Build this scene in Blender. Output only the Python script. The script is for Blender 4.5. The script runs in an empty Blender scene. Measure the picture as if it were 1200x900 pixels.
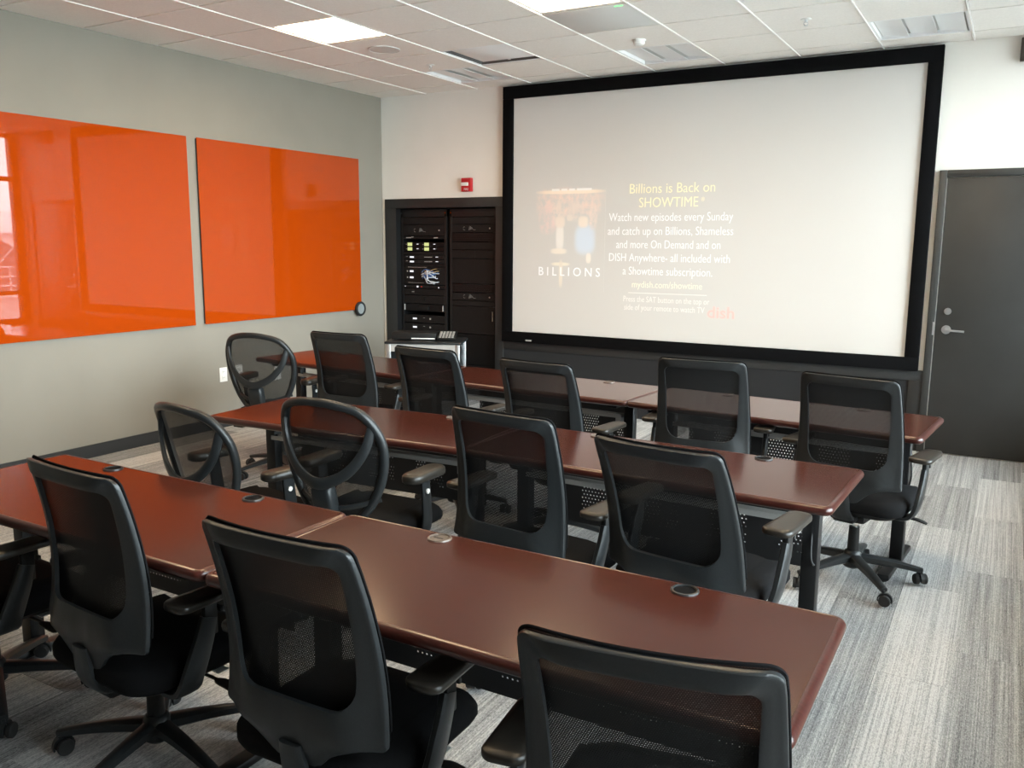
import bpy, bmesh, math, random
from mathutils import Vector, Matrix
PI = math.pi
random.seed(7)
S = bpy.context.scene
COL = S.collection
RX, YB, CH = 6.6, -9.5, 3.087            # right wall x, back wall y, ceiling height

# ------------------------------------------------------------------ camera
cam = bpy.data.cameras.new('camera'); cam_ob = bpy.data.objects.new('camera', cam); COL.objects.link(cam_ob)
cam.sensor_fit = 'HORIZONTAL'; cam.sensor_width = 36.0; cam.lens = 30.183; cam.clip_start = 0.05; cam.clip_end = 400
_a, _b, _r = math.radians(-29.9834), math.radians(-9.3405), math.radians(0.3966)
_F = Vector((math.sin(_a)*math.cos(_b), math.cos(_a)*math.cos(_b), math.sin(_b)))
_R0 = Vector((math.cos(_a), -math.sin(_a), 0)); _U0 = _R0.cross(_F)
_R = _R0*math.cos(_r) + _U0*math.sin(_r); _U = -_R0*math.sin(_r) + _U0*math.cos(_r)
_m = Matrix((_R, _U, -_F)).transposed().to_4x4(); _m.translation = Vector((5.8353, -7.3456, 1.6075))
cam_ob.matrix_world = _m
S.camera = cam_ob

# ------------------------------------------------------------------ world, daylight, exposure
SKY = 15.0
LAMP = 15.0
W = bpy.data.worlds.new('sky'); S.world = W; W.use_nodes = True
bg = W.node_tree.nodes['Background']; bg.inputs[0].default_value = (0.84, 0.925, 1.0, 1); bg.inputs[1].default_value = SKY
S.view_settings.view_transform = 'Standard'; S.view_settings.look = 'None'
S.view_settings.gamma = 1.0; S.view_settings.use_curve_mapping = False
S.view_settings.exposure = 0.8
S.cycles.use_denoising = True
S.cycles.transparent_max_bounces = 24
S.cycles.max_bounces = 10; S.cycles.diffuse_bounces = 6
# window portal: tells the renderer where the sky comes in (gives no light of its own)
pl = bpy.data.lights.new('window_portal', 'AREA'); pl.shape = 'RECTANGLE'; pl.size = 2.6; pl.size_y = 6.55; pl.energy = 1
pl.cycles.is_portal = True
po = bpy.data.objects.new('window_portal', pl); COL.objects.link(po)
po.location = (RX+0.02, -3.3, 1.75)
po.rotation_euler = (0, math.radians(90), 0)

# ------------------------------------------------------------------ node helpers
def mat(name, base=(.5, .5, .5), rough=.5, metal=0., spec=.5, coat=0., coat_rough=.1):
    m = bpy.data.materials.new(name); m.use_nodes = True
    b = m.node_tree.nodes['Principled BSDF']
    b.inputs['Base Color'].default_value = (*base, 1); b.inputs['Roughness'].default_value = rough
    b.inputs['Metallic'].default_value = metal; b.inputs['Specular IOR Level'].default_value = spec
    b.inputs['Coat Weight'].default_value = coat; b.inputs['Coat Roughness'].default_value = coat_rough
    return m
def N(m, kind, **kw):
    n = m.node_tree.nodes.new(kind)
    for k, v in kw.items(): setattr(n, k, v)
    return n
def link(m, a, b): m.node_tree.links.new(a, b)
def bsdf(m): return m.node_tree.nodes['Principled BSDF']
def coords(m, scale=(1, 1, 1), src='Object', add=None):
    tc = N(m, 'ShaderNodeTexCoord'); mp = N(m, 'ShaderNodeMapping')
    mp.inputs['Scale'].default_value = scale
    link(m, tc.outputs[src], mp.inputs['Vector'])
    if add is not None: link(m, add, mp.inputs['Location'])
    return mp.outputs[0]
def ramp(m, fac, stops):
    r = N(m, 'ShaderNodeValToRGB'); e = r.color_ramp.elements
    e[0].position, e[0].color = stops[0][0], (*stops[0][1], 1); e[1].position, e[1].color = stops[-1][0], (*stops[-1][1], 1)
    for p, c in stops[1:-1]:
        x = e.new(p); x.color = (*c, 1)
    link(m, fac, r.inputs[0]); return r.outputs[0]
def noise(m, vec, scale, detail=3, rough=.5):
    n = N(m, 'ShaderNodeTexNoise'); n.inputs['Scale'].default_value = scale; n.inputs['Detail'].default_value = detail
    n.inputs['Roughness'].default_value = rough
    link(m, vec, n.inputs['Vector']); return n.outputs[0]
def bump(m, h, strength=.2, dist=.002):
    b = N(m, 'ShaderNodeBump'); b.inputs['Strength'].default_value = strength; b.inputs['Distance'].default_value = dist
    link(m, h, b.inputs['Height']); link(m, b.outputs[0], bsdf(m).inputs['Normal'])
def math_n(m, op, a, b=None):
    n = N(m, 'ShaderNodeMath', operation=op)
    for i, v in enumerate((a, b)):
        if v is None: continue
        if isinstance(v, (int, float)): n.inputs[i].default_value = v
        else: link(m, v, n.inputs[i])
    return n.outputs[0]
def speckled(name, c0, c1, scale, rough, bs=.1, **kw):
    m = mat(name, c0, rough, **kw); v = coords(m); n = noise(m, v, scale, 4)
    link(m, ramp(m, n, [(.35, c0), (.65, c1)]), bsdf(m).inputs['Base Color'])
    if bs: bump(m, noise(m, v, scale*3, 3), bs, .001)
    return m

# ------------------------------------------------------------------ materials
M_wall = speckled('painted_white_wall', (.80, .77, .715), (.82, .79, .735), 3, .75, .06)
M_grey = speckled('painted_grey_wall', (.235, .212, .175), (.25, .226, .187), 2, .7, .06)
M_ceil = speckled('mineral_ceiling_tile', (.80, .76, .71), (.84, .80, .75), 60, .9, .25)
M_bar = mat('white_ceiling_grid', (.85, .82, .78), .4)
M_plen = mat('plenum_dark', (.05, .05, .05), .9)
M_char = speckled('charcoal_paint', (.0175, .018, .0182), (.021, .0216, .0218), 6, .5, .04)
M_door = speckled('charcoal_door_paint', (.029, .030, .029), (.034, .0352, .034), 4, .42, .05)
M_black = mat('black_steel', (.008, .008, .0085), .45, spec=.35)
M_fabricpanel = mat('acoustic_black_cloth', (.012, .013, .015), .9)
M_velvet = mat('black_velvet_frame', (.0035, .0035, .004), .95, spec=.1)
M_plastic = speckled('black_chair_plastic', (.0145, .0162, .0172), (.018, .0198, .0208), 250, .36, .12, spec=.36)
M_plastic2 = speckled('soft_black_plastic', (.008, .008, .0078), (.011, .0108, .0105), 120, .5, .1, spec=.3)
M_pad = speckled('armrest_pad_urethane', (.016, .0135, .0108), (.021, .018, .0145), 90, .36, .08, spec=.42)
M_seat = speckled('black_seat_cloth', (.0045, .0045, .005), (.008, .008, .0085), 500, .95, .4, spec=.12)
M_chrome = mat('chrome', (.75, .75, .75), .12, 1.)
M_silver = mat('brushed_silver', (.62, .63, .64), .35, .9)
M_lightgrey = mat('light_grey_metal', (.48, .47, .45), .4, .3)
M_white = mat('white_plastic', (.8, .79, .76), .4)
M_red = mat('red_plastic', (.45, .015, .02), .35)
M_redtag = mat('red_print', (.6, .05, .03), .6)
M_grom = mat('grommet_plastic', (.10, .075, .06), .35)
M_vent = mat('vent_enamel', (.84, .84, .84), .45)
M_ventdark = mat('vent_throat', (.10, .095, .09), .8)
M_rubber = mat('black_rubber', (.012, .012, .012), .7)
M_screen = mat('projection_screen_vinyl', (.64, .622, .597), .85, spec=.2)
M_glasstint = mat('dark_disc_glass', (.25, .27, .27), .2)
M_panelgrey = mat('grey_ceiling_panel', (.62, .61, .59), .6)

def emis(name, col, st, base=(0.02, .02, .02)):
    m = mat(name, base, .5); b = bsdf(m); b.inputs['Emission Color'].default_value = (*col, 1); b.inputs['Emission Strength'].default_value = st
    return m
M_lamp = emis('lamp_diffuser', (1.0, .73, .43), LAMP, (.8, .8, .8))
M_ledgreen = emis('green_status_light', (.2, 1., .3), 1.2)
M_lcd = emis('yellow_green_display', (.72, .78, .30), .55)
M_whiteglow = emis('white_lamp_and_label_glow', (.9, .9, .95), .7)  # glow shared by small lamps and by plain white labels

# orange glass board
M_orange = mat('orange_back_painted_glass', (.37, .046, .002), .35, spec=.5, coat=1.0, coat_rough=.0)
bsdf(M_orange).inputs['Specular IOR Level'].default_value = .0
bsdf(M_orange).inputs['Coat IOR'].default_value = 1.46
M_glassedge = mat('green_glass_edge', (.02, .03, .025), .2)

# mahogany laminate
M_wood = mat('mahogany_laminate', (.14, .035, .02), .19, spec=.27, coat=.1, coat_rough=.08)
_v = coords(M_wood, (1.0, 40, 40)); _n = noise(M_wood, _v, 3.0, 6, .62)
link(M_wood, ramp(M_wood, _n, [(.25, (.037, .0087, .0052)), (.5, (.047, .0113, .0067)), (.75, (.057, .0142, .0085))]), bsdf(M_wood).inputs['Base Color'])
M_edge = mat('mahogany_edge_moulding', (.095, .022, .015), .3, spec=.4, coat=.3, coat_rough=.12)
_n = noise(M_edge, coords(M_edge, (3, 30, 30)), 4, 4)
link(M_edge, ramp(M_edge, _n, [(.3, (.030, .007, .005)), (.7, (.058, .014, .010))]), bsdf(M_edge).inputs['Base Color'])

# carpet planks: long streaks along the plank, each plank with its own tone
M_carpet = mat('streaked_carpet', (.3, .29, .28), .95, spec=.1)
_oi = N(M_carpet, 'ShaderNodeObjectInfo')
_off = N(M_carpet, 'ShaderNodeCombineXYZ')
link(M_carpet, math_n(M_carpet, 'MULTIPLY', _oi.outputs['Random'], 37.), _off.inputs[0])
link(M_carpet, math_n(M_carpet, 'MULTIPLY', _oi.outputs['Random'], 61.), _off.inputs[1])
_v = coords(M_carpet, (1, .006, 1), add=_off.outputs[0])
_fine = noise(M_carpet, _v, 210, 2, .6)
_broad = noise(M_carpet, coords(M_carpet, (1, .006, 1), add=_off.outputs[0]), 60, 2)
_tuft = noise(M_carpet, coords(M_carpet, (1, .35, 1), add=_off.outputs[0]), 300, 2, .7)
_s = math_n(M_carpet, 'ADD', math_n(M_carpet, 'MULTIPLY', _fine, .45), math_n(M_carpet, 'MULTIPLY', _broad, .35))
_s = math_n(M_carpet, 'ADD', _s, math_n(M_carpet, 'MULTIPLY', _tuft, .62))
_s = math_n(M_carpet, 'ADD', _s, math_n(M_carpet, 'MULTIPLY', _oi.outputs['Random'], .20))
link(M_carpet, ramp(M_carpet, _s, [(.54, (.085, .087, .089)), (.70, (.24, .242, .243)), (.82, (.36, .36, .358)), (.98, (.58, .575, .565))]), bsdf(M_carpet).inputs['Base Color'])
bump(M_carpet, _tuft, .7, .005)

# woven see-through chair mesh
def weave(name, pitch, holes, col):
    m = mat(name, col, .6, spec=.3); nt = m.node_tree
    tc = N(m, 'ShaderNodeTexCoord'); sx = N(m, 'ShaderNodeSeparateXYZ'); link(m, tc.outputs['Object'], sx.inputs[0])
    def cell(o, p):
        return math_n(m, 'ABSOLUTE', math_n(m, 'SUBTRACT', math_n(m, 'FRACT', math_n(m, 'MULTIPLY', o, 1/p)), .5))
    row = math_n(m, 'FLOOR', math_n(m, 'MULTIPLY', sx.outputs[2], 1/pitch))
    shift = math_n(m, 'MULTIPLY', math_n(m, 'FLOORED_MODULO', row, 2.), pitch*.5)
    cx = cell(math_n(m, 'ADD', sx.outputs[0], shift), pitch); cz = cell(sx.outputs[2], pitch)
    h = math.sqrt(holes)/2
    hole = math_n(m, 'MULTIPLY', math_n(m, 'LESS_THAN', cx, h), math_n(m, 'LESS_THAN', cz, h))
    tr = N(m, 'ShaderNodeBsdfTransparent'); mx = N(m, 'ShaderNodeMixShader'); out = nt.nodes['Material Output']
    link(m, hole, mx.inputs[0]); link(m, bsdf(m).outputs[0], mx.inputs[1]); link(m, tr.outputs[0], mx.inputs[2]); link(m, mx.outputs[0], out.inputs[0])
    return m
M_mesh = weave('woven_black_mesh', .0046, .24, (.0055, .0055, .006))
M_mesh2 = weave('sheer_black_mesh', .004, .19, (.007, .007, .007))

# perforated steel panel: blocks of round holes
M_perf = mat('perforated_black_steel', (.012, .012, .013), .45)
def _perf(m):
    tc = N(m, 'ShaderNodeTexCoord'); sx = N(m, 'ShaderNodeSeparateXYZ'); link(m, tc.outputs['Object'], sx.inputs[0])
    p = .0165
    row = math_n(m, 'FLOOR', math_n(m, 'MULTIPLY', sx.outputs[2], 1/p))
    shift = math_n(m, 'MULTIPLY', math_n(m, 'FLOORED_MODULO', row, 2.), p/2)
    def cell(o): return math_n(m, 'SUBTRACT', math_n(m, 'FRACT', math_n(m, 'MULTIPLY', o, 1/p)), .5)
    cx = cell(math_n(m, 'ADD', sx.outputs[0], shift)); cz = cell(sx.outputs[2])
    d = math_n(m, 'ADD', math_n(m, 'MULTIPLY', cx, cx), math_n(m, 'MULTIPLY', cz, cz))
    dot = math_n(m, 'LESS_THAN', d, .042)
    bx = math_n(m, 'ABSOLUTE', math_n(m, 'SUBTRACT', math_n(m, 'FRACT', math_n(m, 'MULTIPLY', math_n(m, 'ADD', sx.outputs[0], 3.2), 1/.30)), .5))
    dot = math_n(m, 'MULTIPLY', dot, math_n(m, 'LESS_THAN', bx, .28))
    dot = math_n(m, 'MULTIPLY', dot, math_n(m, 'LESS_THAN', math_n(m, 'ABSOLUTE', math_n(m, 'SUBTRACT', sx.outputs[2], .46)), .075))
    tr = N(m, 'ShaderNodeBsdfTransparent'); mx = N(m, 'ShaderNodeMixShader')
    link(m, dot, mx.inputs[0]); link(m, bsdf(m).outputs[0], mx.inputs[1]); link(m, tr.outputs[0], mx.inputs[2])
    link(m, mx.outputs[0], m.node_tree.nodes['Material Output'].inputs[0])
_perf(M_perf)

# window glass: clear sheet with mirror reflection
M_glass = bpy.data.materials.new('window_glass'); M_glass.use_nodes = True
_nt = M_glass.node_tree; _nt.nodes.remove(bsdf(M_glass))
_t = N(M_glass, 'ShaderNodeBsdfTransparent'); _t.inputs[0].default_value = (.93, .96, .95, 1)
_g = N(M_glass, 'ShaderNodeBsdfGlossy'); _g.inputs['Roughness'].default_value = 0
_fr = N(M_glass, 'ShaderNodeFresnel'); _fr.inputs[0].default_value = 1.45
_mx = N(M_glass, 'ShaderNodeMixShader'); link(M_glass, _fr.outputs[0], _mx.inputs[0]); link(M_glass, _t.outputs[0], _mx.inputs[1]); link(M_glass, _g.outputs[0], _mx.inputs[2])
link(M_glass, _mx.outputs[0], _nt.nodes['Material Output'].inputs[0])

# ------------------------------------------------------------------ mesh helpers
def BM(): return bmesh.new()
def merge(dst, src):
    me = bpy.data.meshes.new('tmp'); src.to_mesh(me); src.free(); dst.from_mesh(me); bpy.data.meshes.remove(me)
def box(bm, x0, x1, y0, y1, z0, z1, r=0., seg=2, mt=None):
    b = BM(); bmesh.ops.create_cube(b, size=1)
    for v in b.verts: v.co = Vector((x0+(v.co.x+.5)*(x1-x0), y0+(v.co.y+.5)*(y1-y0), z0+(v.co.z+.5)*(z1-z0)))
    if r > 0: bmesh.ops.bevel(b, geom=list(b.edges), offset=r, segments=seg, profile=.5, affect='EDGES')
    if mt is not None: bmesh.ops.transform(b, matrix=mt, verts=b.verts)
    merge(bm, b)
def loft(bm, loops, cap=True, closed=True):
    rows = [[bm.verts.new(p) for p in L] for L in loops]
    n = len(rows[0])
    for a, b in zip(rows, rows[1:]):
        for i in range(n if closed else n-1):
            bm.faces.new((a[i], a[(i+1) % n], b[(i+1) % n], b[i]))
    if cap:
        bm.faces.new(rows[0][::-1]); bm.faces.new(rows[-1])
    return rows
def cyl(bm, p0, p1, r0, r1=None, n=16):
    r1 = r0 if r1 is None else r1
    p0, p1 = Vector(p0), Vector(p1); q = (p1-p0).to_track_quat('Z', 'Y')
    loft(bm, [[p + q @ Vector((r*math.cos(2*PI*i/n), r*math.sin(2*PI*i/n), 0)) for i in range(n)] for p, r in ((p0, r0), (p1, r1))])
def spline(P, k=6):
    P = [Vector(p) for p in P]; out = []
    for i in range(len(P)-1):
        a, b, c, d = P[max(i-1, 0)], P[i], P[i+1], P[min(i+2, len(P)-1)]
        for j in range(k):
            t = j/k; out.append(.5*((2*b)+(c-a)*t+(2*a-5*b+4*c-d)*t*t+(3*b-a-3*c+d)*t**3))
    out.append(P[-1]); return out
def sweep(bm, path, wh, side=(0, 1, 0), n=10, power=2.6, closed=False):
    """rounded-section bar along a path; wh = (w along 'side', h across) or list of them"""
    path = [Vector(p) for p in path]; m = len(path); loops = []
    for i, p in enumerate(path):
        if closed: d = path[(i+1) % m]-path[i-1]
        else: d = path[min(i+1, m-1)]-path[max(i-1, 0)]
        d.normalize(); s = Vector(side); s = (s-d*s.dot(d)).normalized(); u = d.cross(s)
        w, h = wh[i] if isinstance(wh, list) else wh
        L = []
        for k in range(n):
            a = 2*PI*(k+.5)/n; c, sn = math.cos(a), math.sin(a)
            L.append(p + s*(w/2*math.copysign(abs(c)**(2/power), c)) + u*(h/2*math.copysign(abs(sn)**(2/power), sn)))
        loops.append(L)
    if closed: loops.append(loops[0]); 
    if closed:
        rows = [[bm.verts.new(q) for q in L] for L in loops[:-1]]
        for i in range(m):
            a, b = rows[i], rows[(i+1) % m]
            for k in range(n): bm.faces.new((a[k], a[(k+1) % n], b[(k+1) % n], b[k]))
    else: loft(bm, loops)
def lerpwh(a, b, n): return [(a[0]+(b[0]-a[0])*i/(n-1), a[1]+(b[1]-a[1])*i/(n-1)) for i in range(n)]
def rrect(wx, wy, r, k=5, cx=0, cy=0):
    P = []
    for qx, qy, a0 in ((1, 1, 0), (-1, 1, 90), (-1, -1, 180), (1, -1, 270)):
        for i in range(k+1):
            a = math.radians(a0+90*i/k); P.append((cx+qx*(wx-r)+r*math.cos(a), cy+qy*(wy-r)+r*math.sin(a)))
    return P
def mesh_of(name, bm, sharp=.65, mats=()):
    bmesh.ops.recalc_face_normals(bm, faces=bm.faces)
    me = bpy.data.meshes.new(name); bm.to_mesh(me); bm.free()
    me.polygons.foreach_set('use_smooth', [True]*len(me.polygons)); me.set_sharp_from_angle(angle=sharp)
    for m in mats: me.materials.append(m)
    return me
def obj(name, bm, m, parent=None, loc=None, sharp=.65, rot=None):
    me = bm if isinstance(bm, bpy.types.Mesh) else mesh_of(name, bm, sharp, [m])
    o = bpy.data.objects.new(name, me); COL.objects.link(o)
    if parent is not None: o.parent = parent
    if loc is not None: o.location = loc
    if rot is not None: o.rotation_euler = rot
    return o
def tag(o, label, cat, group=None):
    o['label'] = label; o['category'] = cat
    if group: o['group'] = group
    return o
def thing(name, label, cat, loc=(0, 0, 0), rz=0, group=None):
    o = bpy.data.objects.new(name, None); COL.objects.link(o); o.location = loc; o.rotation_euler = (0, 0, rz)
    o.empty_display_size = .1
    return tag(o, label, cat, group)
def struct(name, bm, m, parent=None, **kw):
    o = obj(name, bm, m, parent, **kw)
    if parent is None: o['kind'] = 'structure'
    return o
def bx(name, m, parent, *d, r=0., seg=2, loc=None, rot=None):
    b = BM(); box(b, *d, r=r, seg=seg); return obj(name, b, m, parent, loc=loc, rot=rot)
def sbx(name, m, *d, r=0., parent=None):
    b = BM(); box(b, *d, r=r); return struct(name, b, m, parent)
def text(name, body, width, height, loc, m, parent, bold=0., spacing=1., align='CENTER', depth=.0006):
    cu = bpy.data.curves.new(name, 'FONT'); cu.body = body; cu.size = 1; cu.align_x = align; cu.align_y = 'CENTER'
    cu.space_character = spacing; cu.offset = bold; cu.extrude = .002; cu.resolution_u = 3
    t = bpy.data.objects.new(name, cu); COL.objects.link(t)
    dg = bpy.context.evaluated_depsgraph_get(); dg.update()
    me = bpy.data.meshes.new_from_object(t.evaluated_get(dg)); bpy.data.objects.remove(t); bpy.data.curves.remove(cu)
    xs = [v.co.x for v in me.vertices]; ys = [v.co.y for v in me.vertices]; zs = [v.co.z for v in me.vertices]
    w = max(xs)-min(xs); mx_ = (max(xs)+min(xs))/2
    sx = width/w; sy = height if height else sx
    for v in me.vertices: v.co = Vector(((v.co.x-mx_)*sx, -(v.co.z)*depth/.002, v.co.y*sy))
    me.materials.clear(); me.materials.append(m); me.name = name
    o = bpy.data.objects.new(name, me); COL.objects.link(o); o.parent = parent; o.location = loc
    return o

# ================================================================== SETTING
# floor slab + carpet planks
fl = sbx('floor', M_carpet, -.1, RX+.1, YB, .8, -.12, 0.0)
pb = BM(); box(pb, -.1247, .1247, -.4997, .4997, .0, .005, r=.0008, seg=1); plank_me = mesh_of('carpet_plank', pb, .65, [M_carpet])
pb = BM(); box(pb, -.1247, .1247, -.1657, .1657, .0, .005, r=.0008, seg=1); plank_s = mesh_of('carpet_plank_cut', pb, .65, [M_carpet])
pb = BM(); box(pb, -.1247, .1247, -.3327, .3327, .0, .005, r=.0008, seg=1); plank_m = mesh_of('carpet_plank_cut', pb, .65, [M_carpet])
xk = 5.515 - .25*22 + .125
for i in range(27):
    x = xk + .25*i - .0
    if x > RX-.1: break
    if x < .1: continue
    k = (22-i) % 3
    y = 0.0
    if k == 1: obj('carpet_plank', plank_s, None, fl, (x, -.1665, 0)); y = -.333
    elif k == 2: obj('carpet_plank', plank_m, None, fl, (x, -.333, 0)); y = -.666
    while y > -7.6:
        obj('carpet_plank', plank_me, None, fl, (x, y-.5, 0)); y -= 1.0

# walls
sbx('wall_left', M_grey, -.12, 0, YB, .0, 0, CH+.02)
b = BM()
box(b, -.12, .187, 0, .14, 0, CH+.02); box(b, .187, 1.41, 0, .14, 1.957, CH+.02); box(b, 1.41, RX+.12, 0, .14, 0, CH+.02)
struct('wall_front', b, M_wall)
M_back = speckled('dark_grey_back_wall', (.045, .044, .042), (.05, .049, .047), 3, .8, .05)
sbx('wall_back', M_back, -.12, RX+.12, YB-.12, YB, 0, CH+.02)
b = BM(); box(b, RX, RX+.12, YB, 0.0, 0, .42); box(b, RX, RX+.12, YB, -6.60, .42, CH); struct('wall_right', b, M_wall)
sbx('baseboard_left', M_char, 0, .012, YB, 0, .005, .1)
# windows: a run of storefront bays on the right
M_frame = mat('dark_bronze_window_frame', (.035, .033, .031), .4)
WY = [0.0, -1.65, -3.30, -4.95, -6.60]
for i in range(4):
    y1, y0 = WY[i], WY[i+1]
    b = BM()
    box(b, RX-.02, RX+.10, y0, y0+.05, .42, CH, r=.004); box(b, RX-.02, RX+.10, y1-.05-(.05 if i == 0 else 0), y1, .42, CH, r=.004)
    for z in (.42, .82, 2.42, CH-.07): box(b, RX-.018, RX+.098, y0+.05, y1-.05, z, z+.06)
    w = struct('window_%d' % (i+1), b, M_frame)
    for z0, z1 in ((.48, .82), (.88, 2.42), (2.48, CH-.07)):
        bx('pane', M_glass, w, RX+.035, RX+.043, y0+.05, y1-.05, z0, z1)
# outside
M_pave = speckled('grey_paving', (.30, .30, .29), (.36, .36, .35), 3, .9, 0)
sbx('ground', M_pave, RX+.13, 60, -40, 40, -.2, -.1)
tm = thing('marquee_tent', 'white marquee tent with arched windows seen through the glazing', 'tent', (20, 7.0, -.1))
M_canvas = mat('white_canvas', (.8, .8, .8), .7)
bx('tent_wall', M_canvas, tm, -.05, .05, -4, 4, 0, 1.9)
b = BM(); loft(b, [[(-.3, -4.2, 1.9), (6, -4.2, 1.9), (6, 4.2, 1.9), (-.3, 4.2, 1.9)], [(2.8, -.1, 2.9), (3, -.1, 2.9), (3, .1, 2.9), (2.8, .1, 2.9)]]); obj('tent_roof', b, M_canvas, tm)
M_tentwin = mat('tent_window_film', (.16, .17, .18), .3)
for yc in (-2.6, 0, 2.6):
    b = BM(); L = [(-.055, yc-.8, .2), (-.055, yc+.8, .2)] + [(-.055, yc+.8*math.cos(a), .9+.8*math.sin(a)) for a in [PI*i/12 for i in range(13)]]
    L2 = [(p[0]-.01, p[1], p[2]) for p in L]; loft(b, [L, L2]); wn = obj('tent_window', b, M_tentwin, tm)
    b = BM()
    for z in (.35, .62, .9): box(b, -.075, -.064, yc-.8, yc+.8, z-.02, z+.02)
    for y in (-.4, 0, .4): box(b, -.075, -.064, yc+y-.02, yc+y+.02, .2, .9)
    for a in (45, 90, 135): cyl(b, (-.07, yc, .9), (-.07, yc+.78*math.cos(math.radians(a)), .9+.78*math.sin(math.radians(a))), .02, n=6)
    obj('window_bars', b, M_canvas, wn)

# ceiling: slab, grid bars, tiles
ce = sbx('ceiling', M_plen, -.12, RX+.12, YB, .14, CH+.22, CH+.3)
TS = .6096; X0 = .5747; Y0 = -.294
gx = [0.0] + [X0+TS*i for i in range(10)] + [RX]
gy = [0.0] + [Y0-TS*j for j in range(15)] + [YB]
for x in gx[1:-1]: bx('grid_bar', M_bar, ce, x-.0048, x+.0048, YB, 0, CH-.012, CH+.03)
for y in gy[1:-1]: bx('grid_bar', M_bar, ce, 0, RX, y-.012, y+.012, CH+.0025, CH+.03)
sbx('trim_1', M_bar, 0, .018, YB, 0, CH-.004, CH+.004); sbx('trim_2', M_bar, 0, RX, -.018, 0, CH-.004, CH+.004)
special = {}
def cell_of(ci, rj): return (gx[ci], gx[ci+1], gy[rj+1], gy[rj])
# columns: 0 left of A, 1=A-B, 2=B-C, 3=C-D, 4=D-E, 5=E-F, 6=F-G, 7=G-H, 8=H-I, 9, 10 ; rows from the front wall: 0 partial, 1 ...
LIGHTS = [(2, 4), (5, 4), (8, 4), (2, 8), (5, 8), (8, 8)]
SLOTS = [(2, 1), (5, 1), (8, 1)]
HOLES = set(LIGHTS) | set(SLOTS) | {(3, 2), (5, 3)}
tile_cache = {}
for ci in range(len(gx)-1):
    for rj in range(len(gy)-1):
        if (ci, rj) in HOLES: continue
        x0, x1, y0, y1 = cell_of(ci, rj); w, d = x1-x0, y1-y0
        key = (round(w, 3), round(d, 3))
        if key not in tile_cache:
            t = BM(); g = .0085
            box(t, -w/2+g, w/2-g, -d/2+g, d/2-g, -.006, .016, r=.0012, seg=1)
            tile_cache[key] = mesh_of('ceiling_tile', t, .65, [M_ceil])
        obj('ceiling_tile', tile_cache[key], None, ce, ((x0+x1)/2, (y0+y1)/2, CH))

def ceiling_light(ci, rj, label):
    x0, x1, y0, y1 = cell_of(ci, rj); cx, cy = (x0+x1)/2, (y0+y1)/2
    t = thing('ceiling_light', label, 'light', (cx, cy, CH), 0, 'square recessed ceiling lights'); h = TS/2
    b = BM()
    for s in (-1, 1):
        box(b, s*h-(.03 if s > 0 else 0)-.0, s*h+(0 if s > 0 else .03), -h, h, -.003, .05)
        box(b, -h+.03, h-.03, s*h-(.03 if s > 0 else 0), s*h+(0 if s > 0 else .03), -.003, .05)
    obj('frame', b, M_bar, t)
    bx('diffuser', M_lamp, t, -h+.03, h-.03, -h+.03, h-.03, .006, .016)
for k, (ci, rj) in enumerate(LIGHTS):
    L = {0: 'square recessed ceiling light nearest the grey wall, beside the round speaker', 1: 'square recessed ceiling light beside the plain grey ceiling panel'}.get(k)
    ceiling_light(ci, rj, L or ('square recessed ceiling light over the ' + {2: 'grey wall side', 5: 'middle', 8: 'window side'}[ci] + {4: ' of the front tables', 8: ' of the nearest tables', 12: ' at the back of the room'}[rj]))

# slot diffusers
for k, (ci, rj) in enumerate(SLOTS):
    x0, x1, y0, y1 = cell_of(ci, rj); cx, cy = (x0+x1)/2, (y0+y1)/2; h = TS/2
    lab = ['slatted ceiling vent above the left end of the black screen frame', 'slatted ceiling vent above the middle of the projection screen beside the smoke detector', 'slatted ceiling vent above the right end of the screen near the door'][k]
    t = thing('ceiling_vent', lab, 'vent', (cx, cy, CH), 0, 'slatted ceiling vents along the front wall')
    b = BM()
    for s in (-1, 1):
        box(b, min(s*h, s*(h-.022)), max(s*h, s*(h-.022)), -h, h, -.004, .03); box(b, -h+.022, h-.022, min(s*h, s*(h-.022)), max(s*h, s*(h-.022)), -.004, .03)
    obj('frame', b, M_vent, t)
    bx('throat', M_panelgrey, t, -h+.02, h-.02, -h+.02, h-.02, .024, .03)
    for q, (xa, wd) in enumerate(((-.185, .175), (.0, .178), (.185, .175))):
        p = []
        for i in range(9):
            u = i/8; p.append((xa-wd/2+wd*u, .018-.019*u*u))
        b = BM()
        top = [(x, -h+.024, z+.003) for x, z in p]; bot = [(x, -h+.024, z) for x, z in p][::-1]
        L = top+bot; L2 = [(x, h-.024, z) for x, y, z in L]
        loft(b, [L, L2]); obj('slat', b, M_vent, t)
# square supply diffuser
x0, x1, y0, y1 = cell_of(3, 2); cx, cy = (x0+x1)/2, (y0+y1)/2; h = TS/2
t = thing('ceiling_diffuser', 'square ceiling air diffuser with a dropped plate and dark slot', 'vent', (cx, cy, CH))
b = BM()
for s in (-1, 1):
    box(b, min(s*h, s*(h-.018)), max(s*h, s*(h-.018)), -h, h, -.004, .02); box(b, -h+.018, h-.018, min(s*h, s*(h-.018)), max(s*h, s*(h-.018)), -.004, .02)
obj('frame', b, M_vent, t)
b = BM(); o_, i_ = h-.018, h-.07
loft(b, [[(-o_, -o_, .0), (o_, -o_, .0), (o_, o_, .0), (-o_, o_, .0)], [(-i_, -i_, .09), (i_, -i_, .09), (i_, i_, .09), (-i_, i_, .09)]], cap=False)
loft(b, [[(-i_, -i_, .09), (i_, -i_, .09), (i_, i_, .09), (-i_, i_, .09)], [(-i_, -i_, .1), (i_, -i_, .1), (i_, i_, .1), (-i_, i_, .1)]])
obj('cone', b, M_ventdark, t)
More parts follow.
